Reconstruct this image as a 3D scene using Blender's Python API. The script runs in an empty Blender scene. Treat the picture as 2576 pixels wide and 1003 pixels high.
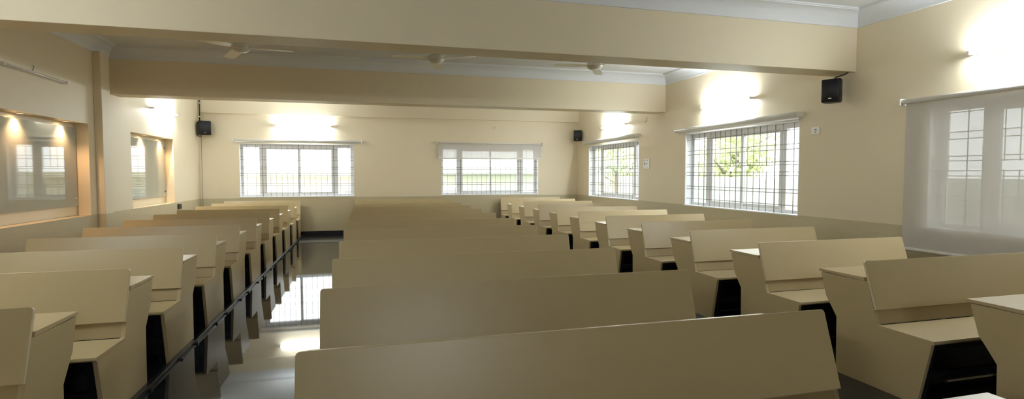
import bpy, bmesh, math, random
from mathutils import Vector, Matrix, Quaternion
C = bpy.context.scene
COL = C.collection
PI = math.pi
random.seed(7)

# ------------------------------------------------------------------ helpers
def tag(o, label=None, cat=None, group=None, kind=None):
    if label: o['label'] = label
    if cat: o['category'] = cat
    if group: o['group'] = group
    if kind: o['kind'] = kind
    return o

def empty(name, loc, label=None, cat=None, group=None, rz=0):
    o = bpy.data.objects.new(name, None)
    o.empty_display_size = .1
    o.location = loc
    o.rotation_euler = (0, 0, rz)
    COL.objects.link(o)
    return tag(o, label, cat, group)

def box(bm, x0, x1, y0, y1, z0, z1, bev=0, mi=0):
    r = bmesh.ops.create_cube(bm, size=1)
    vs = r['verts']
    for v in vs:
        v.co = Vector(((x0 + x1) / 2 + v.co.x * (x1 - x0), (y0 + y1) / 2 + v.co.y * (y1 - y0), (z0 + z1) / 2 + v.co.z * (z1 - z0)))
    fs = set(f for v in vs for f in v.link_faces)
    for f in fs: f.material_index = mi
    if bev:
        es = list(set(e for v in vs for e in v.link_edges))
        bmesh.ops.bevel(bm, geom=es, offset=bev, segments=2, affect='EDGES', profile=.6)
    return vs

def prism(bm, poly, x0, x1, bev=0, mi=0):
    """polygon in (y,z) swept along x"""
    a = [bm.verts.new((x0, y, z)) for y, z in poly]
    b = [bm.verts.new((x1, y, z)) for y, z in poly]
    n = len(poly)
    fs = [bm.faces.new(a), bm.faces.new(list(reversed(b)))]
    for i in range(n):
        j = (i + 1) % n
        fs.append(bm.faces.new((a[j], a[i], b[i], b[j])))
    for f in fs: f.material_index = mi
    if bev:
        es = list(set(e for f in fs for e in f.edges))
        bmesh.ops.bevel(bm, geom=es, offset=bev, segments=2, affect='EDGES', profile=.6)
    return a + b

def tube(bm, pts, r, n=10, cap=True, mi=0):
    pts = [Vector(p) for p in pts]
    rs = r if isinstance(r, (list, tuple)) else [r] * len(pts)
    rings = []
    up = None
    for i, p in enumerate(pts):
        d = (pts[min(i + 1, len(pts) - 1)] - pts[max(i - 1, 0)])
        d = d.normalized() if d.length > 1e-9 else Vector((0, 0, 1))
        if up is None:
            up = Vector((0, 0, 1)) if abs(d.z) < .9 else Vector((1, 0, 0))
        s = d.cross(up)
        if s.length < 1e-5: s = d.cross(Vector((0, 1, 0)))
        s.normalize(); t = s.cross(d).normalized(); up = t
        rings.append([bm.verts.new(p + rs[i] * (math.cos(2 * PI * k / n) * s + math.sin(2 * PI * k / n) * t)) for k in range(n)])
    for a, b in zip(rings[:-1], rings[1:]):
        for k in range(n):
            f = bm.faces.new((a[k], a[(k + 1) % n], b[(k + 1) % n], b[k])); f.smooth = True; f.material_index = mi
    if cap:
        for rg in (rings[0][::-1], rings[-1]):
            f = bm.faces.new(rg); f.material_index = mi

def lathe(bm, prof, n=32, mi=0, cx=0, cy=0):
    """profile of (radius, z) spun about z; radius 0 ends closed"""
    rings = []
    for r, z in prof:
        if r < 1e-6: rings.append([bm.verts.new((cx, cy, z))])
        else: rings.append([bm.verts.new((cx + r * math.cos(2 * PI * k / n), cy + r * math.sin(2 * PI * k / n), z)) for k in range(n)])
    for a, b in zip(rings[:-1], rings[1:]):
        for k in range(n):
            k2 = (k + 1) % n
            vs = [a[k % len(a)], a[k2 % len(a)], b[k2 % len(b)], b[k % len(b)]]
            u = []
            for v in vs:
                if v not in u: u.append(v)
            if len(u) > 2:
                f = bm.faces.new(u); f.smooth = True; f.material_index = mi

def obj(name, bm, mats, parent=None, recalc=True):
    if recalc: bmesh.ops.recalc_face_normals(bm, faces=bm.faces[:])
    me = bpy.data.meshes.new(name)
    bm.to_mesh(me); bm.free()
    for m in (mats if isinstance(mats, (list, tuple)) else [mats]): me.materials.append(m)
    o = bpy.data.objects.new(name, me)
    COL.objects.link(o)
    if parent is not None: o.parent = parent
    return o

def NB(): return bmesh.new()

def struct(name, bm, mats, parent=None):
    o = obj(name, bm, mats, parent)
    if parent is None: o['kind'] = 'structure'
    return o

def copy_tree(o, parent=None):
    c = o.copy(); COL.objects.link(c); c.parent = parent
    for ch in [x for x in bpy.data.objects if x.parent == o]:
        copy_tree(ch, c)
    return c

# ------------------------------------------------------------------ materials
def mat(name, col, rough=.5, metal=0, noise=0, nscale=8, bump=0, bscale=200, coat=0, spec=.5, emis=None, estr=0):
    m = bpy.data.materials.new(name); m.use_nodes = True
    nt = m.node_tree; b = nt.nodes['Principled BSDF']
    b.inputs['Base Color'].default_value = (*col, 1)
    b.inputs['Roughness'].default_value = rough
    b.inputs['Metallic'].default_value = metal
    b.inputs['Specular IOR Level'].default_value = spec
    b.inputs['Coat Weight'].default_value = coat
    b.inputs['Coat Roughness'].default_value = .03
    tc = nt.nodes.new('ShaderNodeTexCoord')
    if noise:
        n = nt.nodes.new('ShaderNodeTexNoise'); n.inputs['Scale'].default_value = nscale; n.inputs['Detail'].default_value = 4
        nt.links.new(tc.outputs['Object'], n.inputs['Vector'])
        mx = nt.nodes.new('ShaderNodeMix'); mx.data_type = 'RGBA'
        mx.inputs[6].default_value = (*[c * (1 - noise) for c in col], 1)
        mx.inputs[7].default_value = (*[min(1, c * (1 + noise)) for c in col], 1)
        nt.links.new(n.outputs['Fac'], mx.inputs[0]); nt.links.new(mx.outputs[2], b.inputs['Base Color'])
    if bump:
        n = nt.nodes.new('ShaderNodeTexNoise'); n.inputs['Scale'].default_value = bscale; n.inputs['Detail'].default_value = 3
        nt.links.new(tc.outputs['Object'], n.inputs['Vector'])
        bp = nt.nodes.new('ShaderNodeBump'); bp.inputs['Strength'].default_value = bump; bp.inputs['Distance'].default_value = .002
        nt.links.new(n.outputs['Fac'], bp.inputs['Height']); nt.links.new(bp.outputs['Normal'], b.inputs['Normal'])
    if emis:
        b.inputs['Emission Color'].default_value = (*emis, 1); b.inputs['Emission Strength'].default_value = estr
    return m

CREAM = (.765, .668, .488)
def wall_mat():
    m = mat('cream_wall_paint', CREAM, .55, noise=.02, nscale=1.2, bump=.12, bscale=60)
    nt = m.node_tree; b = nt.nodes['Principled BSDF']
    src = b.inputs['Base Color'].links[0].from_socket
    g = nt.nodes.new('ShaderNodeNewGeometry'); s = nt.nodes.new('ShaderNodeSeparateXYZ')
    nt.links.new(g.outputs['Position'], s.inputs[0])
    lt = nt.nodes.new('ShaderNodeMath'); lt.operation = 'LESS_THAN'; lt.inputs[1].default_value = .938
    nt.links.new(s.outputs['Z'], lt.inputs[0])
    n = nt.nodes.new('ShaderNodeTexNoise'); n.inputs['Scale'].default_value = 3
    mp = nt.nodes.new('ShaderNodeMapping'); mp.inputs['Scale'].default_value = (1, 1, 12)
    nt.links.new(g.outputs['Position'], mp.inputs['Vector']); nt.links.new(mp.outputs[0], n.inputs['Vector'])
    d = nt.nodes.new('ShaderNodeMix'); d.data_type = 'RGBA'
    d.inputs[6].default_value = (.50, .43, .275, 1); d.inputs[7].default_value = (.56, .485, .315, 1)
    nt.links.new(n.outputs['Fac'], d.inputs[0])
    mx = nt.nodes.new('ShaderNodeMix'); mx.data_type = 'RGBA'
    nt.links.new(lt.outputs[0], mx.inputs[0]); nt.links.new(src, mx.inputs[6]); nt.links.new(d.outputs[2], mx.inputs[7])
    nt.links.new(mx.outputs[2], b.inputs['Base Color'])
    r = nt.nodes.new('ShaderNodeMapRange'); r.inputs['To Min'].default_value = .5; r.inputs['To Max'].default_value = .35
    nt.links.new(lt.outputs[0], r.inputs['Value']); nt.links.new(r.outputs[0], b.inputs['Roughness'])
    return m

def floor_mat():
    m = bpy.data.materials.new('polished_dark_granite'); m.use_nodes = True
    nt = m.node_tree; b = nt.nodes['Principled BSDF']
    g = nt.nodes.new('ShaderNodeNewGeometry')
    n = nt.nodes.new('ShaderNodeTexNoise'); n.inputs['Scale'].default_value = 60; n.inputs['Detail'].default_value = 6
    nt.links.new(g.outputs['Position'], n.inputs['Vector'])
    cr = nt.nodes.new('ShaderNodeMix'); cr.data_type = 'RGBA'
    cr.inputs[6].default_value = (.010, .012, .016, 1); cr.inputs[7].default_value = (.024, .028, .036, 1)
    nt.links.new(n.outputs['Fac'], cr.inputs[0])
    # slab joints across the aisle
    s = nt.nodes.new('ShaderNodeSeparateXYZ'); nt.links.new(g.outputs['Position'], s.inputs[0])
    def joint(sock, off, per):
        a = nt.nodes.new('ShaderNodeMath'); a.operation = 'SUBTRACT'; a.inputs[1].default_value = off; nt.links.new(sock, a.inputs[0])
        f = nt.nodes.new('ShaderNodeMath'); f.operation = 'PINGPONG'; f.inputs[1].default_value = per / 2; nt.links.new(a.outputs[0], f.inputs[0])
        l = nt.nodes.new('ShaderNodeMath'); l.operation = 'LESS_THAN'; l.inputs[1].default_value = .004; nt.links.new(f.outputs[0], l.inputs[0])
        return l.outputs[0]
    mxx = nt.nodes.new('ShaderNodeMath'); mxx.operation = 'MAXIMUM'
    nt.links.new(joint(s.outputs['Y'], 7.95, 2.275), mxx.inputs[0]); nt.links.new(joint(s.outputs['X'], -1.30, 1.35), mxx.inputs[1])
    mx = nt.nodes.new('ShaderNodeMix'); mx.data_type = 'RGBA'
    nt.links.new(mxx.outputs[0], mx.inputs[0]); nt.links.new(cr.outputs[2], mx.inputs[6]); mx.inputs[7].default_value = (.004, .004, .004, 1)
    nt.links.new(mx.outputs[2], b.inputs['Base Color'])
    n2 = nt.nodes.new('ShaderNodeTexNoise'); n2.inputs['Scale'].default_value = 2.2; n2.inputs['Detail'].default_value = 3
    nt.links.new(g.outputs['Position'], n2.inputs['Vector'])
    r = nt.nodes.new('ShaderNodeMapRange'); r.inputs['To Min'].default_value = .015; r.inputs['To Max'].default_value = .05
    nt.links.new(n2.outputs['Fac'], r.inputs['Value']); nt.links.new(r.outputs[0], b.inputs['Roughness'])
    b.inputs['IOR'].default_value = 1.43
    return m

def glass_mat(name, tint=(1, 1, 1)):
    m = bpy.data.materials.new(name); m.use_nodes = True
    nt = m.node_tree; nt.nodes.clear()
    o = nt.nodes.new('ShaderNodeOutputMaterial'); t = nt.nodes.new('ShaderNodeBsdfTransparent'); t.inputs[0].default_value = (*tint, 1)
    g = nt.nodes.new('ShaderNodeBsdfGlossy'); g.inputs['Roughness'].default_value = .01
    f = nt.nodes.new('ShaderNodeFresnel'); 
    gm = nt.nodes.new('ShaderNodeNewGeometry'); mr = nt.nodes.new('ShaderNodeMapRange')
    mr.inputs['To Min'].default_value = 1.45; mr.inputs['To Max'].default_value = 1 / 1.45
    nt.links.new(gm.outputs['Backfacing'], mr.inputs['Value']); nt.links.new(mr.outputs[0], f.inputs[0])
    mx = nt.nodes.new('ShaderNodeMixShader')
    nt.links.new(f.outputs[0], mx.inputs[0]); nt.links.new(t.outputs[0], mx.inputs[1]); nt.links.new(g.outputs[0], mx.inputs[2])
    nt.links.new(mx.outputs[0], o.inputs[0])
    return m

def screen_fabric(name, col, see, trans=.35):
    """woven sun-screen: threads (diffuse + translucent) with open holes between them"""
    m = bpy.data.materials.new(name); m.use_nodes = True
    nt = m.node_tree; nt.nodes.clear()
    o = nt.nodes.new('ShaderNodeOutputMaterial'); t = nt.nodes.new('ShaderNodeBsdfTransparent')
    d = nt.nodes.new('ShaderNodeBsdfDiffuse'); d.inputs[0].default_value = (*col, 1)
    tr = nt.nodes.new('ShaderNodeBsdfTranslucent'); tr.inputs[0].default_value = (*col, 1)
    a = nt.nodes.new('ShaderNodeMixShader'); a.inputs[0].default_value = trans
    nt.links.new(d.outputs[0], a.inputs[1]); nt.links.new(tr.outputs[0], a.inputs[2])
    gl = nt.nodes.new('ShaderNodeBsdfGlossy'); gl.inputs['Roughness'].default_value = .45
    a2 = nt.nodes.new('ShaderNodeMixShader'); a2.inputs[0].default_value = .04
    nt.links.new(a.outputs[0], a2.inputs[1]); nt.links.new(gl.outputs[0], a2.inputs[2])
    b = nt.nodes.new('ShaderNodeMixShader'); b.inputs[0].default_value = see
    nt.links.new(a2.outputs[0], b.inputs[1]); nt.links.new(t.outputs[0], b.inputs[2]); nt.links.new(b.outputs[0], o.inputs[0])
    return m

M = dict(
    wall=wall_mat(), floor=floor_mat(),
    cream=mat('cream_beam_paint', CREAM, .5, noise=.02, nscale=1.2, bump=.1, bscale=60),
    ceil=mat('white_ceiling_paint', (.74, .755, .77), .7, noise=.015, nscale=2),
    skirt=mat('black_granite_skirting', (.010, .010, .013), .18, noise=.3, nscale=40),
    border=mat('grey_granite_border', (.085, .09, .10), .12, noise=.15, nscale=40),
    lam=mat('ivory_laminate', (.50, .395, .215), .34, noise=.025, nscale=3, bump=.03, bscale=300),
    lam2=mat('beige_laminate', (.44, .345, .185), .4, noise=.03, nscale=3),
    edge=mat('cream_edge_band', (.66, .57, .38), .35),
    blk=mat('black_steel', (.010, .010, .012), .3, noise=.1, nscale=20),
    smoke=mat('dark_laminate', (.030, .030, .033), .14, noise=.15, nscale=10),
    white=mat('white_window_frame', (.80, .80, .80), .35),
    jamb=mat('white_reveal_paint', (.80, .81, .83), .5, noise=.01, nscale=3),
    grille=mat('grey_painted_grille', (.26, .25, .24), .4, metal=.2),
    alu=mat('brushed_aluminium', (.62, .61, .60), .35, metal=.6),
    plastic=mat('white_plastic', (.80, .79, .74), .3),
    grey=mat('grey_plastic', (.25, .25, .24), .4),
    spk=mat('black_speaker_shell', (.012, .012, .014), .45, bump=.2, bscale=500),
    spkg=mat('black_speaker_mesh', (.008, .009, .014), .6, bump=.5, bscale=900),
    fan=mat('white_enamel', (.74, .71, .64), .25),
    tube=mat('lit_tube', (1, 1, 1), .3, emis=(.90, .97, 1.0), estr=200),
    tubeoff=mat('unlit_tube', (.72, .70, .66), .15),
    board=mat('back_painted_glass', (.40, .41, .35), .03, noise=.01, nscale=2, coat=0.0, spec=.5),
    glass=glass_mat('clear_window_glass', (.97, .99, .98)),
    screen=screen_fabric('grey_screen_fabric', (.72, .69, .65), .25, .12),
    screen2=screen_fabric('white_screen_fabric', (.74, .71, .67), .26, .15),
    lens=mat('warm_lamp_lens', (1, .9, .75), .3, emis=(1, .72, .42), estr=60),
    bldg=mat('cream_facade', (.78, .74, .60), .8, noise=.03, nscale=.6),
    bldg2=mat('grey_green_facade', (.58, .62, .52), .8, noise=.05, nscale=.6),
    bglass=mat('tinted_facade_glass', (.40, .46, .42), .15),
    fence=mat('pale_green_sheet', (.55, .62, .56), .6, noise=.05, nscale=2),
    leaf=mat('leaf_green', (.64, .69, .42), .6, noise=.2, nscale=1.5),
    palm=mat('palm_green', (.10, .16, .05), .5, noise=.2, nscale=4),
    bark=mat('grey_bark', (.20, .16, .12), .8, noise=.3, nscale=8),
    ground=mat('dusty_ground', (.45, .42, .36), .9, noise=.1, nscale=.5),
)

# ------------------------------------------------------------------ room data
XL, XR, YB, YF = -3.70, 5.69, 14.0, -3.8
ZC, ZV = 3.42, 3.235       # ceiling, lower edge of the coving
T = .26                    # wall thickness
WZ0, WZ1 = .955, 2.235

def wall_cells(bm, u0, u1, z0, z1, holes, put):
    """rectangles of a wall around its holes (ua, ub, za, zb), sorted by u"""
    holes = sorted(holes); u = u0
    for a, b, za, zb in holes:
        if a > u: put(u, a, z0, z1)
        put(a, b, z0, za); put(a, b, zb, z1); u = b
    if u < u1: put(u, u1, z0, z1)

# floor
bm = NB(); box(bm, XL - T, XR + T, YF - T, YB + T, -.12, 0); struct('floor', bm, M['floor'])
bm = NB(); box(bm, -1.45, -.30, 12.50, 13.05, 0.0, .004)
o = struct('trim_1', bm, M['border'])
bm = NB(); box(bm, -1.45, -.30, 13.09, 13.99, 0.0, .004)
o = struct('trim_2', bm, M['skirt'])

# back wall (two windows)
wins_back = [(-2.873, -.273), (1.90, 4.54)]
bm = NB()
wall_cells(bm, XL - T, XR + T, 0, ZC, [(a, b, WZ0, WZ1) for a, b in wins_back], lambda a, b, z0, z1: box(bm, a, b, YB, YB + T, z0, z1))
struct('wall_back', bm, M['wall'])
# shallow lintel band high on the back wall
bm = NB(); box(bm, XL, XR, YB - .045, YB, 2.925, ZV + .02); struct('trim_3', bm, M['cream'])

# right wall (three windows)
wins_right = [(1.73, 4.33), (6.07, 8.79), (10.53, 13.24)]
bm = NB()
def pr(a, b, z0, z1): box(bm, XR, XR + T, a, b, z0, z1)
wall_cells(bm, YF - T, YB, 0, ZC, [(a, b, WZ0 - .03, WZ1) for a, b in wins_right], pr)
struct('wall_right', bm, M['wall'])

# left wall with two recessed niches
NX = XL - .17
niches = [(6.06, 8.79), (10.19, 12.22)]
NZ0, NZ1 = .935, 2.20
bm = NB()
def pl(a, b, z0, z1): box(bm, XL - T, XL, a, b, z0, z1)
wall_cells(bm, YF - T, YB, 0, ZC, [(a, b, NZ0, NZ1) for a, b in niches], pl)
for a, b in niches: box(bm, XL - T, NX, a, b, NZ0, NZ1)
struct('wall_left', bm, M['wall'])

# wall behind the camera
bm = NB(); box(bm, XL, XR, YF - T, YF, 0, ZC); struct('wall_front', bm, M['wall'])

# ceiling
bm = NB(); box(bm, XL - T, XR + T, YF - T, YB + T, ZC, ZC + .15); struct('ceiling', bm, M['ceil'])

# beams
B1 = (5.22, 5.56, 2.72); B2 = (9.48, 9.84, 2.71)
for i, (a, b, z) in enumerate((B1, B2)):
    bm = NB(); box(bm, XL, XR, a, b, z, ZC, bev=.006); struct('trim_%d' % (4 + i), bm, M['cream'])

# pilaster on the left wall and shallow one on the right
bm = NB(); box(bm, XL, XL + .10, 8.97, 9.24, 0, ZV + .01, bev=.008); struct('trim_6', bm, M['wall'])
# moulded coving around every ceiling bay
def cove(name, x0, x1, y0, y1):
    prof = [(0, ZV), (.012, ZV)]
    for k in range(0, 9):
        t = k / 8 * PI / 2
        prof.append((.014 + .135 * (1 - math.cos(t)), ZV + .004 + .155 * math.sin(t)))
    prof += [(.152, ZC - .016), (.165, ZC - .016), (.165, ZC + .002)]
    bm = NB(); loops = []
    for d, z in prof:
        loops.append([bm.verts.new(p) for p in ((x0 + d, y0 + d, z), (x1 - d, y0 + d, z), (x1 - d, y1 - d, z), (x0 + d, y1 - d, z))])
    for a, b in zip(loops[:-1], loops[1:]):
        for k in range(4):
            bm.faces.new((a[k], a[(k + 1) % 4], b[(k + 1) % 4], b[k]))
    struct(name, bm, M['ceil'])
cove('trim_7', XL, XR, YF, B1[0])
cove('trim_8', XL, XR, B1[1], B2[0])
cove('trim_9', XL, XR, B2[1], YB - .045)

# skirtings
bm = NB(); box(bm, XL, XR, YB - .018, YB, 0, .11, bev=.003); struct('baseboard_back', bm, M['skirt'])
bm = NB(); box(bm, XL, XL + .018, YF, 8.97, 0, .11); box(bm, XL, XL + .018, 9.24, YB - .02, 0, .11); struct('baseboard_left', bm, M['skirt'])
bm = NB(); box(bm, XR - .018, XR, YF, YB - .02, 0, .11); struct('baseboard_right', bm, M['skirt'])

# ------------------------------------------------------------------ windows (local: s along the wall, depth d outward, z)
def window(name, origin, rz, W, z0=WZ0, z1=WZ1):
    """local frame: +x along the opening as seen from inside (left to right), +y outward"""
    root = empty(name, origin, rz=rz); root['kind'] = 'structure'
    H0, H1 = z0, z1
    k = W / 2.6
    # lining of the reveal
    bm = NB()
    t = .012
    box(bm, 0, t, 0, .24, H0, H1); box(bm, W - t, W, 0, .24, H0, H1); box(bm, 0, W, 0, .24, H1 - t, H1); box(bm, -.01, W + .01, -.012, .24, H0 - .004, H0 + .014, bev=.003)
    obj('window_reveal', bm, M['jamb'], root)
    # outer frame + mullions
    bm = NB(); fy0, fy1 = .15, .21
    box(bm, t, W - t, fy0, fy1, H0 + .014, H0 + .062, bev=.004)
    box(bm, t, W - t, fy0, fy1, H1 - .085, H1 - t, bev=.004)
    box(bm, t, .065 * k, fy0, fy1, H0 + .06, H1 - .08, bev=.004); box(bm, W - .085 * k, W - t, fy0, fy1, H0 + .06, H1 - .08, bev=.004)
    box(bm, .415 * k, .53 * k, fy0, fy1, H0 + .06, H1 - .08, bev=.004)
    box(bm, 2.10 * k, 2.215 * k, fy0, fy1, H0 + .06, H1 - .08, bev=.004)
    obj('window_frame', bm, M['white'], root)
    # sliding sashes
    for a, b, y in ((.53, 1.335, .165), (1.295, 2.10, .19)):
        bm = NB(); a *= k; b *= k; w = .045
        za, zb = H0 + .062, H1 - .085
        box(bm, a, a + w, y - .012, y + .012, za, zb, bev=.003); box(bm, b - w, b, y - .012, y + .012, za, zb, bev=.003)
        box(bm, a + w, b - w, y - .012, y + .012, za, za + w, bev=.003); box(bm, a + w, b - w, y - .012, y + .012, zb - .04, zb, bev=.003)
        s = obj('sliding_sash', bm, M['white'], root)
        bm = NB(); box(bm, a + w, b - w, y - .002, y + .002, za + w, zb - .04); obj('pane', bm, M['glass'], s)
    for a, b in ((.065, .415), (2.215, W / k - .085)):
        bm = NB(); box(bm, a * k, b * k, .178, .182, H0 + .062, H1 - .085); obj('side_pane', bm, M['glass'], root)
    # security grille inside the reveal
    bm = NB(); gy = .045; r = .0047
    dz = z0 - .955
    zs = [2.115, 1.918, 1.848, 1.676, 1.63, 1.53, 1.478, 1.28, 1.232, 1.06]
    for z in zs: box(bm, .012, W - .012, gy - r, gy + r, z - r, z + r)
    def vert(s, a, b): box(bm, s * k - r * .8, s * k + r * .8, gy - 2.6 * r, gy - r, a, b)
    cs = [.68, .805, .93, 1.055, 1.18, 1.43, 1.57, 1.70, 1.83, 1.965]
    for s in cs:
        vert(s, 1.622, H1 - .02); vert(s, H0 + .02, 1.54)
    for s in (.165, .36, 2.27, 2.47): vert(s, H0 + .02, H1 - .02)
    for s in (.50, 1.305, 2.12): box(bm, s * k - .008, s * k + .008, gy - .004, gy + .004, H0 + .014, H1 - .02)
    obj('window_grille', bm, M['grille'], root)
    # little anchor stubs where the rods enter the reveal
    return root

window('window_1', (wins_back[0][0], YB, 0), 0, 2.60)
window('window_2', (wins_back[1][0], YB, 0), 0, 2.64)
# right wall: left-to-right as seen from inside runs from far to near
for n, (a, b) in zip(('window_3', 'window_4', 'window_5'), (wins_right[2], wins_right[1], wins_right[0])):
    window(n, (XR, b, 0), -PI / 2, b - a, WZ0 - .03, WZ1)

# ------------------------------------------------------------------ roller blinds (local frame like the windows, -y into the room)
def blind(origin, rz, s0, s1, z, drop, label, r=.032, fab='screen2', off=.075):
    root = empty('roller_blind', origin, label, 'blind', 'roller blinds over the windows', rz=rz)
    bm = NB(); tube(bm, [(s0, -off, z), (s1, -off, z)], r, 20); obj('roller_tube', bm, M['plastic'] if not drop else M[fab + '_roll'], root)
    for s, sg in ((s0, -1), (s1, 1)):
        bm = NB()
        x0, x1 = (s - .022, s - .002) if sg < 0 else (s + .002, s + .022)
        box(bm, x0, x1, -off - .036, 0.0, z - .036, z + .036, bev=.008)
        box(bm, min(x0, x1) - (.004 if sg < 0 else 0), max(x0, x1) + (.004 if sg > 0 else 0), -off - .02, -off + .02, z - .02, z + .02, bev=.004)
        obj('end_bracket', bm, M['plastic'], root)
    if drop:
        ym = -off + r * .8
        bm = NB(); box(bm, s0 + .02, s1 - .02, ym - .0006, ym + .0006, z - drop, z); obj('screen', bm, M[fab], root)
        bm = NB(); box(bm, s0 + .015, s1 - .015, ym - .012, ym + .012, z - drop - .03, z - drop, bev=.006); obj('bottom_rail', bm, M['plastic'], root)
    else:
        ym = -off + r
        bm = NB(); box(bm, s0 + .01, s1 - .01, ym - .010, ym + .004, z - r - .022, z - .004, bev=.004); obj('bottom_rail', bm, M['alu'], root)
    # bead chain on the right end
    bm = NB(); x = s1 + .012
    tube(bm, [(x, -off - .030, z - .02), (x, -off - .030, z - .16), (x, -off - .018, z - .20), (x, -off - .006, z - .16), (x, -off - .006, z - .02)], .0022, 6)
    obj('bead_chain', bm, M['plastic'], root)
    return root
M['screen_roll'] = mat('rolled_grey_screen', (.66, .64, .61), .5)
M['screen2_roll'] = mat('rolled_white_screen', (.74, .71, .67), .5)
blind((0, YB, 0), 0, -2.97, -.09, 2.305, 0, 'rolled-up roller blind above the left window of the back wall', r=.026)
blind((0, YB, 0), 0, 1.80, 4.62, 2.312, .385, 'roller blind let a third down over the right window of the back wall', r=.018, off=.06)
blind((XR, 0, 0), -PI / 2, -13.45, -10.50, 2.335, 0, 'rolled-up roller blind over the small far window of the right wall', r=.040)
blind((XR, 0, 0), -PI / 2, -8.98, -6.03, 2.300, 0, 'rolled-up roller blind above the large middle window of the right wall', r=.040)
blind((XR, 0, 0), -PI / 2, -4.56, -1.60, 2.272, 1.56, 'sheer grey roller blind fully drawn over the nearest right-hand window', r=.026, fab='screen')

# ------------------------------------------------------------------ tube lights
def tubelight(origin, rz, lit, label, hook=True):
    """local: x along wall centred, -y into the room, z = 0 at lamp height"""
    root = empty('tube_light', origin, label, 'tube light', 'tube lights above the windows and niches', rz=rz)
    L = 1.24
    bm = NB(); box(bm, -L / 2 + .01, L / 2 - .01, -.034, .003, -.013, .013, bev=.004); obj('batten', bm, M['plastic'], root)
    for sg in (-1, 1):
        bm = NB(); box(bm, sg * L / 2 - .012, sg * L / 2 + .012, -.085, 0, -.019, .019, bev=.004); obj('lamp_holder', bm, M['plastic'], root)
    bm = NB(); tube(bm, [(-L / 2 + .012, -.066, 0), (L / 2 - .012, -.066, 0)], .0135, 14); obj('tube', bm, M['tube'] if lit else M['tubeoff'], root)
    bm = NB(); tube(bm, [(.0, -.006, .02), (.004, -.02, .05), (.018, -.022, .085), (.034, -.006, .10)], .0045, 8); obj('cable', bm, M['grey'], root)
    return root
LAMPS = []
def lamp(*a): LAMPS.append(tubelight(*a))
lamp((-1.42, YB, 2.67), 0, True, 'lit tube light above the left window of the back wall')
lamp((XR, 11.69, 2.63), -PI / 2, True, 'lit tube light above the small far window of the right wall')
lamp((XR, 7.60, 2.65), -PI / 2, True, 'lit tube light above the large middle window of the right wall')
lamp((XR, 3.30, 2.66), -PI / 2, True, 'lit tube light above the nearest blind on the right wall, cut by the picture edge')
lamp((XL, 11.65, 2.69), PI / 2, True, 'lit tube light above the far small niche of the left wall')
lamp((XL, 3.30, 2.66), PI / 2, True, 'lit tube light on the left wall beside the front benches, outside the picture')
lamp((.80, YF, 2.66), PI, True, 'unseen tube light added as fill on the front wall behind the viewer')  # added fill lamp, never in view; lifts the near middle benches and beam
lamp((XL, 7.50, 2.66), PI / 2, False, 'unlit tube light high above the near large niche of the left wall')

# bare hooks / cable ends where lamps are missing
def hook(origin, rz, label, kind):
    bm = NB()
    if kind == 'c':
        pts = [(.02, -.012, .035), (-.012, -.02, .022), (-.022, -.02, 0), (-.008, -.02, -.022), (.004, -.015, -.03)]
    else:
        pts = [(.02, -.008, .07), (.02, -.015, 0), (.012, -.018, -.03), (-.012, -.018, -.035), (-.026, -.016, -.012)]
    pts = [(p[0], 0, p[2]) if i == 0 else p for i, p in enumerate(pts)]
    tube(bm, pts, .005, 8)
    o = obj('cable_hook', bm, M['grey']); o.location = origin; o.rotation_euler = (0, 0, rz)
    tag(o, label, 'hook')
hook((3.32, YB, 2.715), 0, 'small dark bent cable end above the right window of the back wall', 'c')
hook((XR, 10.22, 2.62), -PI / 2, 'small J-shaped cable hook on the right wall beside the beam', 'j')

# ------------------------------------------------------------------ glass writing boards with warm downlights in the niches
for (a, b), where, spots, fr in ((niches[0], 'near large', (6.45, 7.42, 8.38), 0), (niches[1], 'far small', (10.98, 11.90), 1)):
    za, zb = NZ0 + .135, NZ1 - .06
    root = empty('glass_board', (NX, (a + b) / 2, za), 'grey-green glass writing board in the %s lit niche of the left wall' % where, 'glass board', 'glass writing boards in the niches')
    h = (b - a) / 2 - .03
    bm = NB(); box(bm, .022, .030, -h, h, 0, zb - za, bev=.0015); obj('panel', bm, M['board'], root)
    for y in (-h + .06, h - .06):
        for z in (.10, zb - za - .12):
            bm = NB(); tube(bm, [(0, y, z), (.045, y, z)], .013, 14); obj('standoff', bm, M['blk'] if fr else M['alu'], root)
    for y in spots:
        d = empty('downlight', (XL - .075, y, NZ1), 'round warm downlight in the top of the %s niche, %s' % (where, ('nearest the camera' if y < 6.6 else 'middle of three' if y < 8 else 'farthest of three') if not fr else ('nearer of the two' if y < 11.5 else 'farther of the two')), 'downlight', 'downlights in the niches')
        bm = NB(); lathe(bm, [(.040, 0), (.040, -.006), (.030, -.010), (.028, -.004)], 24); obj('trim_ring', bm, M['alu'], d)
        bm = NB(); lathe(bm, [(0, -.005), (.028, -.005)], 24); obj('lens', bm, M['lens'], d)
        L = bpy.data.lights.new('warm_spot', 'SPOT'); L.energy = 26; L.color = (1, .60, .32); L.spot_size = math.radians(120); L.spot_blend = 1.0; L.shadow_soft_size = .025
        lo = bpy.data.objects.new('bulb', L); COL.objects.link(lo); lo.parent = d; lo.location = (0, 0, -.02); lo.rotation_euler = (0, math.radians(-4), 0)

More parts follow.
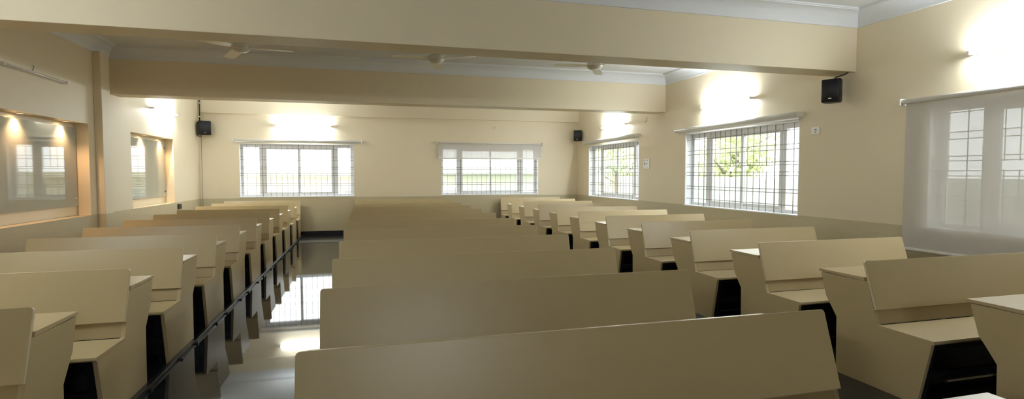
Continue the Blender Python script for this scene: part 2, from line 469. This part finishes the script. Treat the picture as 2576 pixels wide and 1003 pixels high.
# ------------------------------------------------------------------ wall speakers
def speaker(loc, rz, label, w=.21, h=.29, d=.19, cable=None, wall=None, tilt=0):
    """front faces local -y"""
    root = empty('wall_speaker', loc, label, 'speaker', 'black wall speakers', rz=rz)
    bm = NB()
    pts = [(-w / 2, -d / 2 + .012), (w / 2, -d / 2 + .012), (w / 2, d * .12), (w * .26, d / 2), (-w * .26, d / 2), (-w / 2, d * .12)]
    a = [bm.verts.new((x, y, -h / 2)) for x, y in pts]; b = [bm.verts.new((x, y, h / 2)) for x, y in pts]
    bm.faces.new(a); bm.faces.new(b[::-1])
    for i in range(6): bm.faces.new((a[i], a[(i + 1) % 6], b[(i + 1) % 6], b[i]))
    bmesh.ops.bevel(bm, geom=bm.edges[:], offset=.010, segments=3, affect='EDGES')
    obj('cabinet', bm, M['spk'], root)
    bm = NB()
    # gently bowed grille
    n = 8; gw = w - .008; gh = h - .012
    cols = []
    for i in range(n + 1):
        x = -gw / 2 + gw * i / n; y = -d / 2 + .010 - .016 * (1 - (2 * i / n - 1) ** 2)
        cols.append((x, y))
    fr = [[bm.verts.new((x, y, z)) for x, y in cols] for z in (-gh / 2, gh / 2)]
    bk = [[bm.verts.new((x, -d / 2 + .014, z)) for x, y in cols] for z in (-gh / 2, gh / 2)]
    for i in range(n):
        bm.faces.new((fr[0][i], fr[0][i + 1], fr[1][i + 1], fr[1][i])).smooth = True
        bm.faces.new((fr[0][i + 1], fr[0][i], bk[0][i], bk[0][i + 1])); bm.faces.new((fr[1][i], fr[1][i + 1], bk[1][i + 1], bk[1][i]))
    for i in (0, n): bm.faces.new((fr[0][i], fr[1][i], bk[1][i], bk[0][i]))
    obj('speaker_grille', bm, M['spkg'], root)
    bm = NB(); box(bm, -.018, .018, -d / 2 - .0095, -d / 2 - .006, -h / 2 + .040, -h / 2 + .050, bev=.001); p = obj('badge', bm, M['plastic'], root); p['label'] = 'small white badge'
    return root
s = speaker((5.50, 5.37, 2.505), math.radians(-62), 'black wall speaker just under the right end of the near beam', w=.205, h=.28, d=.18)
bm = NB(); tube(bm, [(.0, .06, .148), (.02, .02, .165), (.07, .0, .172), (.12, .03, .19), (.15, .06, .218)], .008, 8); obj('cable', bm, M['blk'], s)
bm = NB(); box(bm, -.02, .02, .07, .15, -.03, .03, bev=.004); obj('mount_bracket', bm, M['blk'], s)
s = speaker((-3.54, 13.80, 2.56), math.radians(22), 'black wall speaker in the back left corner below its cable', w=.25, h=.32, d=.19)
bm = NB(); tube(bm, [(-.10, .10, -.18), (-.135, .06, -.16), (-.14, .04, -.05), (-.135, .06, .10), (-.10, .12, .16)], .010, 8)
tube(bm, [(-.05, .09, -.17), (-.08, .10, -.19), (-.10, .10, -.18)], .010, 8); obj('mount_bracket', bm, M['blk'], s)
s = speaker((5.575, 13.72, 2.54), math.radians(-35), 'black wall speaker in the back right corner', w=.21, h=.29, d=.17)
bm = NB(); box(bm, -.02, .02, .06, .13, -.03, .03, bev=.004); obj('mount_bracket', bm, M['blk'], s)
# conduit rising from the left corner speaker
c = empty('cable_conduit', (-3.665, 13.93, 2.70), 'thin black cable conduit rising from the corner speaker to the ceiling', 'conduit')
bm = NB(); tube(bm, [(0, 0, 0), (0, 0, .51)], .011, 8); obj('pipe', bm, M['blk'], c)
for z in (.13, .44):
    bm = NB(); box(bm, -.018, .018, -.018, .05, z - .012, z + .012, bev=.003); obj('clip', bm, M['plastic'], c)
bm = NB(); tube(bm, [(-3.66, YB - .006, .13), (-3.66, YB - .006, 2.38)], .0045, 6)
o = obj('thin_cable', bm, M['grey']); tag(o, 'thin grey cable running down the back left corner under the speaker', 'cable')

# ------------------------------------------------------------------ switch plates
def plate(loc, label, w, h, holes):
    root = empty('switch_plate', loc, label, 'switch', rz=-PI / 2)
    bm = NB(); box(bm, -w / 2, w / 2, -.012, 0, -h / 2, h / 2, bev=.004); obj('plate', bm, M['plastic'], root)
    for x, z, a, b, m, nm in holes:
        bm = NB(); box(bm, x - a / 2, x + a / 2, -.0165, -.010, z - b / 2, z + b / 2, bev=.001); obj(nm, bm, M[m], root)
plate((XR, 10.19, 1.715), 'white switchboard on the right wall between the two windows', .25, .215,
      [(-.07, .075, .03, .012, 'blk', 'indicator'), (.04, .075, .03, .012, 'blk', 'indicator'), (-.07, .0, .035, .045, 'grey', 'socket'), (-.01, .0, .022, .04, 'white', 'switch'), (.04, .0, .022, .04, 'white', 'switch'), (-.05, -.07, .06, .02, 'white', 'switch'), (.04, -.07, .06, .02, 'white', 'switch')])
plate((XR, 5.80, 2.065), 'small white fan switch high beside the large middle window', .13, .095,
      [(-.035, .0, .028, .06, 'white', 'switch'), (.008, .012, .022, .022, 'grey', 'socket'), (.03, -.02, .012, .016, 'white', 'switch'), (.002, -.022, .010, .014, 'grey', 'socket')])
# dark recessed socket box low on the left wall
s = empty('socket_box', (XL, 12.46, .85), 'small black socket box low on the left wall by the far niche', 'socket')
bm = NB(); box(bm, 0, .02, -.10, .10, -.055, .055, bev=.004); obj('back_box', bm, M['blk'], s)
bm = NB(); box(bm, .018, .026, -.10, .10, .045, .056, bev=.002); obj('lip', bm, M['grey'], s)

# ------------------------------------------------------------------ ceiling fans
def fan(loc, angs, label):
    root = empty('ceiling_fan', (loc[0], loc[1], ZC), label, 'ceiling fan', 'ceiling fans between the two beams')
    zh = loc[2] - ZC
    bm = NB(); lathe(bm, [(0, 0), (.045, 0), (.055, -.02), (.048, -.075), (.016, -.085), (0, -.085)], 24); obj('canopy', bm, M['fan'], root)
    bm = NB(); tube(bm, [(0, 0, -.07), (0, 0, zh + .10)], .010, 12); obj('down_rod', bm, M['fan'], root)
    bm = NB(); lathe(bm, [(0, zh + .12), (.03, zh + .12), (.05, zh + .10), (.052, zh + .075), (0, zh + .075)], 24); obj('lower_cup', bm, M['fan'], root)
    bm = NB(); tube(bm, [(.02, -.03, zh + .135), (.055, -.05, zh + .128)], .007, 8); obj('capacitor', bm, M['blk'], root)
    bm = NB(); lathe(bm, [(0, zh + .075), (.06, zh + .072), (.105, zh + .05), (.118, zh + .02), (.110, zh - .008), (.075, zh - .034), (.03, zh - .046), (0, zh - .048)], 36); obj('motor_housing', bm, M['fan'], root)
    for a in angs:
        a = math.radians(a)
        bm = NB()
        n = 12; top = []; bot = []
        for i in range(n + 1):
            t = i / n; r = .115 + t * .50
            w = .045 + .030 * min(1, t * 3) - .012 * t
            if t > .9: w *= math.sqrt(max(.15, 1 - ((t - .9) / .1) ** 2 * .8))
            pitch = .13 * (1 - .4 * t)
            for lst, dz in ((top, .003), (bot, -.003)):
                lst.append([bm.verts.new((r, s * w, zh + .012 + dz + s * w * pitch - .02 * t)) for s in (-1, 0, 1)])
        for i in range(n):
            for j in range(2):
                bm.faces.new((top[i][j], top[i + 1][j], top[i + 1][j + 1], top[i][j + 1])); bm.faces.new((bot[i][j + 1], bot[i + 1][j + 1], bot[i + 1][j], bot[i][j]))
            for j in (0, 2): bm.faces.new((top[i][j], bot[i][j], bot[i + 1][j], top[i + 1][j]))
        for i in (0, n):
            for j in range(2): bm.faces.new((top[i][j], top[i][j + 1], bot[i][j + 1], bot[i][j]))
        bmesh.ops.transform(bm, matrix=Matrix.Rotation(a, 4, 'Z'), verts=bm.verts)
        obj('blade', bm, M['fan'], root)
fan((-1.46, 7.35, 3.04), (-5, 115, 235), 'white ceiling fan over the left block, leftmost of the three')
fan((.93, 7.35, 3.03), (198, 78, -42), 'white ceiling fan over the middle block, centre one of the three')
fan((3.24, 7.35, 3.06), (180, 60, -60), 'white ceiling fan near the right wall, rightmost of the three')

# ------------------------------------------------------------------ benches with attached desks
def rounded_board(bm, p0, p1, x0, x1, th, rad, back=True):
    """board whose visible face runs p0(low)->p1(high) in (y,z); thickness goes to the rear"""
    d = Vector((p1[0] - p0[0], p1[1] - p0[1])); L = d.length; d /= L
    nrm = Vector((d.y, -d.x))         # to +y side (rear) when the board rises
    if nrm.x < 0: nrm = -nrm
    out = [(x0, 0), (x1, 0)]
    for k in range(5):
        t = k / 4 * PI / 2; out.append((x1 - rad + rad * math.cos(t), L - rad + rad * math.sin(t)))
    for k in range(5):
        t = PI / 2 + k / 4 * PI / 2; out.append((x0 + rad + rad * math.cos(t), L - rad + rad * math.sin(t)))
    def P(u, v, w): return (u, p0[0] + d.x * v + nrm.x * w, p0[1] + d.y * v + nrm.y * w)
    a = [bm.verts.new(P(u, v, 0)) for u, v in out]; b = [bm.verts.new(P(u, v, th)) for u, v in out]
    fs = [bm.faces.new(a), bm.faces.new(b[::-1])]
    n = len(out)
    for i in range(n): fs.append(bm.faces.new((a[i], a[(i + 1) % n], b[(i + 1) % n], b[i])))
    for f in fs[2:]: f.material_index = 1
    bmesh.ops.bevel(bm, geom=list(set(e for f in fs[:2] for e in f.edges)), offset=.003, segments=2, affect='EDGES', profile=.6)

def make_bench(w, desk=True):
    root = empty('bench_desk', (0, 0, 0))
    h = w / 2; pt = .026
    bm = NB(); rounded_board(bm, (-.104, .548), (0, .880), -h, h, .022, .018); obj('backrest', bm, [M['lam'], M['edge']], root)
    bm = NB(); prism(bm, [(-.106, .446), (-.082, .546), (-.070, .546), (-.094, .446)], -h + pt, h - pt, .001); obj('lower_back', bm, M['lam2'], root)
    bm = NB(); prism(bm, [(-.128, .424), (-.500, .420), (-.504, .428), (-.500, .444), (-.118, .446)], -h, h, .002)
    for f in bm.faces:
        if abs(f.normal.z) < .5: f.material_index = 0
    obj('seat', bm, M['lam'], root)
    if desk:
        bm = NB(); prism(bm, [(.004, .734), (.400, .742), (.406, .750), (.400, .760), (.010, .760)], -h, h, .002); obj('desk_top', bm, M['lam'], root)
        bm = NB(); box(bm, -h + pt, h - pt, .03, .27, .585, .600); obj('book_shelf', bm, M['lam2'], root)
    for sg in (-1, 1):
        bm = NB()
        if desk: poly = [(.380, .736), (.330, .560), (.228, .420), (.222, 0), (-.402, 0), (-.488, .420), (-.130, .424), (-.112, .450), (-.080, .548), (-.024, .732), (-.020, .733)]
        else: poly = [(.066, .860), (.030, .700), (-.030, .420), (-.030, 0), (-.402, 0), (-.488, .420), (-.130, .424), (-.112, .450), (-.080, .548), (.014, .850)]
        x0, x1 = (-h, -h + pt) if sg < 0 else (h - pt, h)
        prism(bm, poly, x0, x1, .0015); obj('end_panel', bm, M['lam2'] if False else M['lam'], root)
    n = max(1, round(w / 1.2))
    bm = NB(); box(bm, -h + pt, h - pt, -.470, -.440, .378, .418); obj('seat_rail', bm, M['blk'], root)
    bm = NB(); box(bm, -h + pt, h - pt, -.435, -.405, .165, .215, bev=.002); obj('stretcher', bm, M['blk'], root)
    bm = NB(); box(bm, -h + pt, h - pt, -.16, -.145, .012, .420); obj('kick_board', bm, M['smoke'], root)
    for sg in (-1, 1):
        bm = NB(); x = sg * (h - pt - .030)
        prism(bm, [(-.46, .378), (-.42, .378), (-.36, 0), (-.40, 0)], x - .02, x + .02); obj('leg_post', bm, M['blk'], root)
    return root

D = 1.081
ORD = ['first', 'second', 'third', 'fourth', 'fifth', 'sixth', 'seventh', 'eighth', 'ninth', 'tenth', 'eleventh', 'twelfth', 'thirteenth']
def block(x0, x1, y0, ks, last, side, wall_note):
    w = x1 - x0
    proto = make_bench(w, True); rear = make_bench(w, False)
    used = False
    n = len(ks)
    for i, k in enumerate(ks):
        if k == last: r = rear
        elif not used: r = proto; used = True
        else: r = copy_tree(proto)
        r.location = ((x0 + x1) / 2, y0 + k * D, 0)
        if k == last: lab = 'ivory bench without a desk against the back wall, rearmost of the %s block' % side
        elif i == 0: lab = 'ivory laminate bench with attached desk, nearest the camera in the %s block' % side
        else: lab = 'ivory laminate bench with attached desk, %s row from the camera in the %s block' % (ORD[i], side)
        tag(r, lab, 'bench', 'bench rows of the %s block' % side)
block(-3.178, -1.516, 3.0137, range(0, 11), 10, 'left', '')
block(-.246, 2.028, 1.995, range(-1, 12), 11, 'middle', '')
block(3.44, 5.114, 3.039, range(-1, 11), 10, 'right', '')

# steel floor rails the left block is bolted to
r = empty('floor_rail', (-1.495, 8.2, 0), 'long black steel floor rail along the aisle edge of the left benches', 'rail')
bm = NB(); box(bm, -.020, .020, -5.9, 5.75, 0, .028, bev=.004); obj('rail_bar', bm, M['blk'], r)
for k in range(11):
    for dy in (-.30, .12):
        y = 3.0137 + k * D + dy - 8.2
        bm = NB(); box(bm, .020, .045, y - .018, y + .018, 0, .010, bev=.002); tube(bm, [(.033, y, .010), (.033, y, .018)], .007, 6); obj('anchor_bolt', bm, M['alu'] if False else M['blk'], r)

# ------------------------------------------------------------------ outside the windows
bm = NB(); box(bm, -40, 60, -20, 60, -3.3, -3.2); struct('ground', bm, M['ground'])
def facade(name, loc, label, W, H, depth, m, wins, slabs, rz=0):
    root = empty(name, loc, label, 'building', rz=rz)
    bm = NB(); box(bm, -W / 2, W / 2, 0, depth, 0, H); obj('wall', bm, m, root)
    for x0, x1, z0, z1 in wins:
        bm = NB(); box(bm, x0, x1, -.06, .02, z0, z1)
        f = obj('window_surround', bm, M['bldg'], root)
        bm = NB(); box(bm, x0 + .08, (x0 + x1) / 2 - .03, -.09, -.055, z0 + .08, z1 - .08); box(bm, (x0 + x1) / 2 + .03, x1 - .08, -.09, -.055, z0 + .08, z1 - .08); obj('pane', bm, M['bglass'], f)
    for x0, x1, z0, z1, d in slabs:
        bm = NB(); box(bm, x0, x1, -d, .0, z0, z1, bev=.02); obj('ledge', bm, m, root)
    return root
# low cream block behind the back windows, its roof line at eye height
facade('neighbour_building', (-1.8, 21, -3.2), 'low cream neighbouring building behind the left window of the back wall', 8.4, 4.75, 6, M['bldg'],
       [(1.0, 1.9, 2.9, 4.3)], [(-4.2, 4.2, 4.62, 4.80, .45)])
facade('neighbour_building', (5.8, 20, -3.2), 'pale green neighbouring building behind the right window of the back wall', 6.4, 4.80, 6, M['bldg2'],
       [(-2.9, -2.0, 2.7, 4.3), (-1.5, -.2, 3.2, 4.35), (.5, 1.8, 3.2, 4.35)], [(-3.2, 3.2, 4.70, 4.95, .5), (-3.2, 3.2, 2.3, 2.45, .3)])
# white block seen through the far part of the right windows
facade('neighbour_building', (15.5, 29.5, -3.2), 'tall white building beyond the trees outside the right windows', 9, 12, 5, mat('white_facade', (.85, .85, .83), .8, noise=.02, nscale=.5),
       [(-3, -1.5, 4.5, 6), (1, 2.5, 4.5, 6)], [], rz=math.radians(-60))
# sheet fence running along the right side
f = empty('sheet_fence', (9.6, 5.2, -3.2), 'pale green corrugated sheet fence outside the right windows', 'fence')
bm = NB(); n = 220
for i in range(n):
    y0 = -14 + 28 * i / n; y1 = y0 + 28 / n; x = .035 * (i % 2)
    a = [bm.verts.new(p) for p in ((x, y0, 0), (x, y0 + (y1 - y0) * .8, 0), (x, y0 + (y1 - y0) * .8, 4.62), (x, y0, 4.62))]
    bm.faces.new(a)
    x2 = .035 * ((i + 1) % 2)
    b = [bm.verts.new(p) for p in ((x, y0 + (y1 - y0) * .8, 0), (x2, y1, 0), (x2, y1, 4.62), (x, y0 + (y1 - y0) * .8, 4.62))]
    bm.faces.new(b)
sh = obj('sheet', bm, M['fence'], f)
sm = sh.modifiers.new('thickness', 'SOLIDIFY'); sm.thickness = .01
bm = NB(); box(bm, .04, .10, -14, 14, 4.45, 4.52); box(bm, .04, .10, -14, 14, 2.0, 2.07); obj('fence_rail', bm, M['grey'], f)
def tree(loc, h, rad, label, n=2600, seed=1):
    rnd = random.Random(seed)
    root = empty('leafy_tree', loc, label, 'tree', 'trees beyond the fence')
    bm = NB(); tube(bm, [(0, 0, 0), (.1, .05, h * .3), (-.05, .1, h * .55), (.1, 0, h * .8)], [.20, .16, .12, .05], 10)
    for k in range(7):
        a = k * .9; z = h * (.4 + .06 * k)
        tube(bm, [(0, 0.05, z), (math.cos(a) * rad * .4, math.sin(a) * rad * .4, z + .5), (math.cos(a) * rad * .8, math.sin(a) * rad * .8, z + .9)], [.07, .05, .015], 7)
    obj('trunk', bm, M['bark'], root)
    bm = NB()
    lumps = [(rnd.uniform(-.6, .6) * rad, rnd.uniform(-.6, .6) * rad, h * .72 + rnd.uniform(-.25, .3) * h * .8, rad * rnd.uniform(.35, .6)) for _ in range(12)]
    for i in range(n):
        lx, ly, lz, lr = lumps[i % 12]
        d = Vector((rnd.gauss(0, 1), rnd.gauss(0, 1), rnd.gauss(0, 1))).normalized() * lr * rnd.uniform(.55, 1.05)
        p = Vector((lx, ly, lz)) + d
        q = Quaternion((rnd.gauss(0, 1), rnd.gauss(0, 1), rnd.gauss(0, 1), rnd.gauss(0, 1))).normalized()
        s = rnd.uniform(.08, .16)
        vs = [bm.verts.new(p + q @ Vector(c)) for c in ((-s, 0, 0), (0, -s * .45, .02), (s, 0, 0), (0, s * .45, .02))]
        bm.faces.new(vs)
    obj('foliage', bm, M['leaf'], root, recalc=False)
tree((13.0, 17.1, -3.2), 6.8, 1.7, 'leafy yellow-green tree outside the large middle window, left of its centre bar', 3400, 3)
tree((13.6, 12.2, -3.2), 5.8, 1.5, 'pale leafy tree outside the large middle window, near its right side', 2600, 5)
tree((13.2, 25.6, -3.2), 6.6, 1.9, 'leafy tree outside the small far window of the right wall', 2600, 9)
# palm fronds close to the far right window
p = empty('palm_plant', (8.3, 16.9, -3.2), 'slender palm with arching fronds outside the small far window', 'palm')
bm = NB(); tube(bm, [(0, 0, 0), (.05, 0, 2.3), (0, .05, 4.7)], [.08, .06, .045], 10); obj('trunk', bm, M['bark'], p)
for k in range(11):
    a = 2 * PI * k / 11 + .2; bm = NB(); L = .75
    for sgm in range(14):
        t = sgm / 13; r = L * t; z = 4.7 + .35 * math.sin(t * 2.4) - .30 * t * t; r2 = L * min(1, t + .07)
        c0 = Vector((math.cos(a) * r, math.sin(a) * r, z)); sd = Vector((-math.sin(a), math.cos(a), -.25)); fw = Vector((math.cos(a), math.sin(a), -.2))
        ln = .16 * math.sin(PI * min(.98, t * .85 + .15))
        for sg in (-1, 1):
            e = Vector((sd.x * sg, sd.y * sg, sd.z)) * ln + fw * ln * .6
            bm.faces.new([bm.verts.new(c0), bm.verts.new(c0 + fw * .022), bm.verts.new(c0 + e)])
    tube(bm, [(math.cos(a) * L * t, math.sin(a) * L * t, 4.7 + .35 * math.sin(t * 2.4) - .30 * t * t) for t in (0, .25, .5, .75, 1)], .006, 5)
    obj('frond', bm, M['palm'], p, recalc=False)

# ------------------------------------------------------------------ sky
w = bpy.data.worlds.new('overcast_sky'); C.world = w; w.use_nodes = True
bg = w.node_tree.nodes['Background']; bg.inputs['Color'].default_value = (.93, .97, 1.0, 1); bg.inputs['Strength'].default_value = 4.2

# ------------------------------------------------------------------ camera
F = 1357.48; yaw, pitch, roll = (math.radians(v) for v in (15.173, -2.68, -.05))
cd = bpy.data.cameras.new('camera'); cam = bpy.data.objects.new('camera', cd); COL.objects.link(cam)
cd.sensor_fit = 'HORIZONTAL'; cd.sensor_width = 36; cd.lens = 36 * F / 2576
fw = Vector((math.sin(yaw) * math.cos(pitch), math.cos(yaw) * math.cos(pitch), math.sin(pitch)))
rt = Vector((math.cos(yaw), -math.sin(yaw), 0)); up = rt.cross(fw)
rt2 = rt * math.cos(roll) + up * math.sin(roll); up2 = -rt * math.sin(roll) + up * math.cos(roll)
cam.matrix_world = Matrix(((rt2.x, up2.x, -fw.x, 0), (rt2.y, up2.y, -fw.y, 0), (rt2.z, up2.z, -fw.z, 1.5), (0, 0, 0, 1)))
cd.clip_start = .05; cd.clip_end = 300
C.camera = cam

C.view_settings.view_transform = 'Standard'; C.view_settings.look = 'None'; C.view_settings.gamma = 1; C.view_settings.use_curve_mapping = False
C.view_settings.exposure = 0.64
C.cycles.max_bounces = 10; C.cycles.diffuse_bounces = 6; C.cycles.glossy_bounces = 4; C.cycles.transparent_max_bounces = 16
C.cycles.sample_clamp_indirect = 8
C.cycles.use_denoising = True
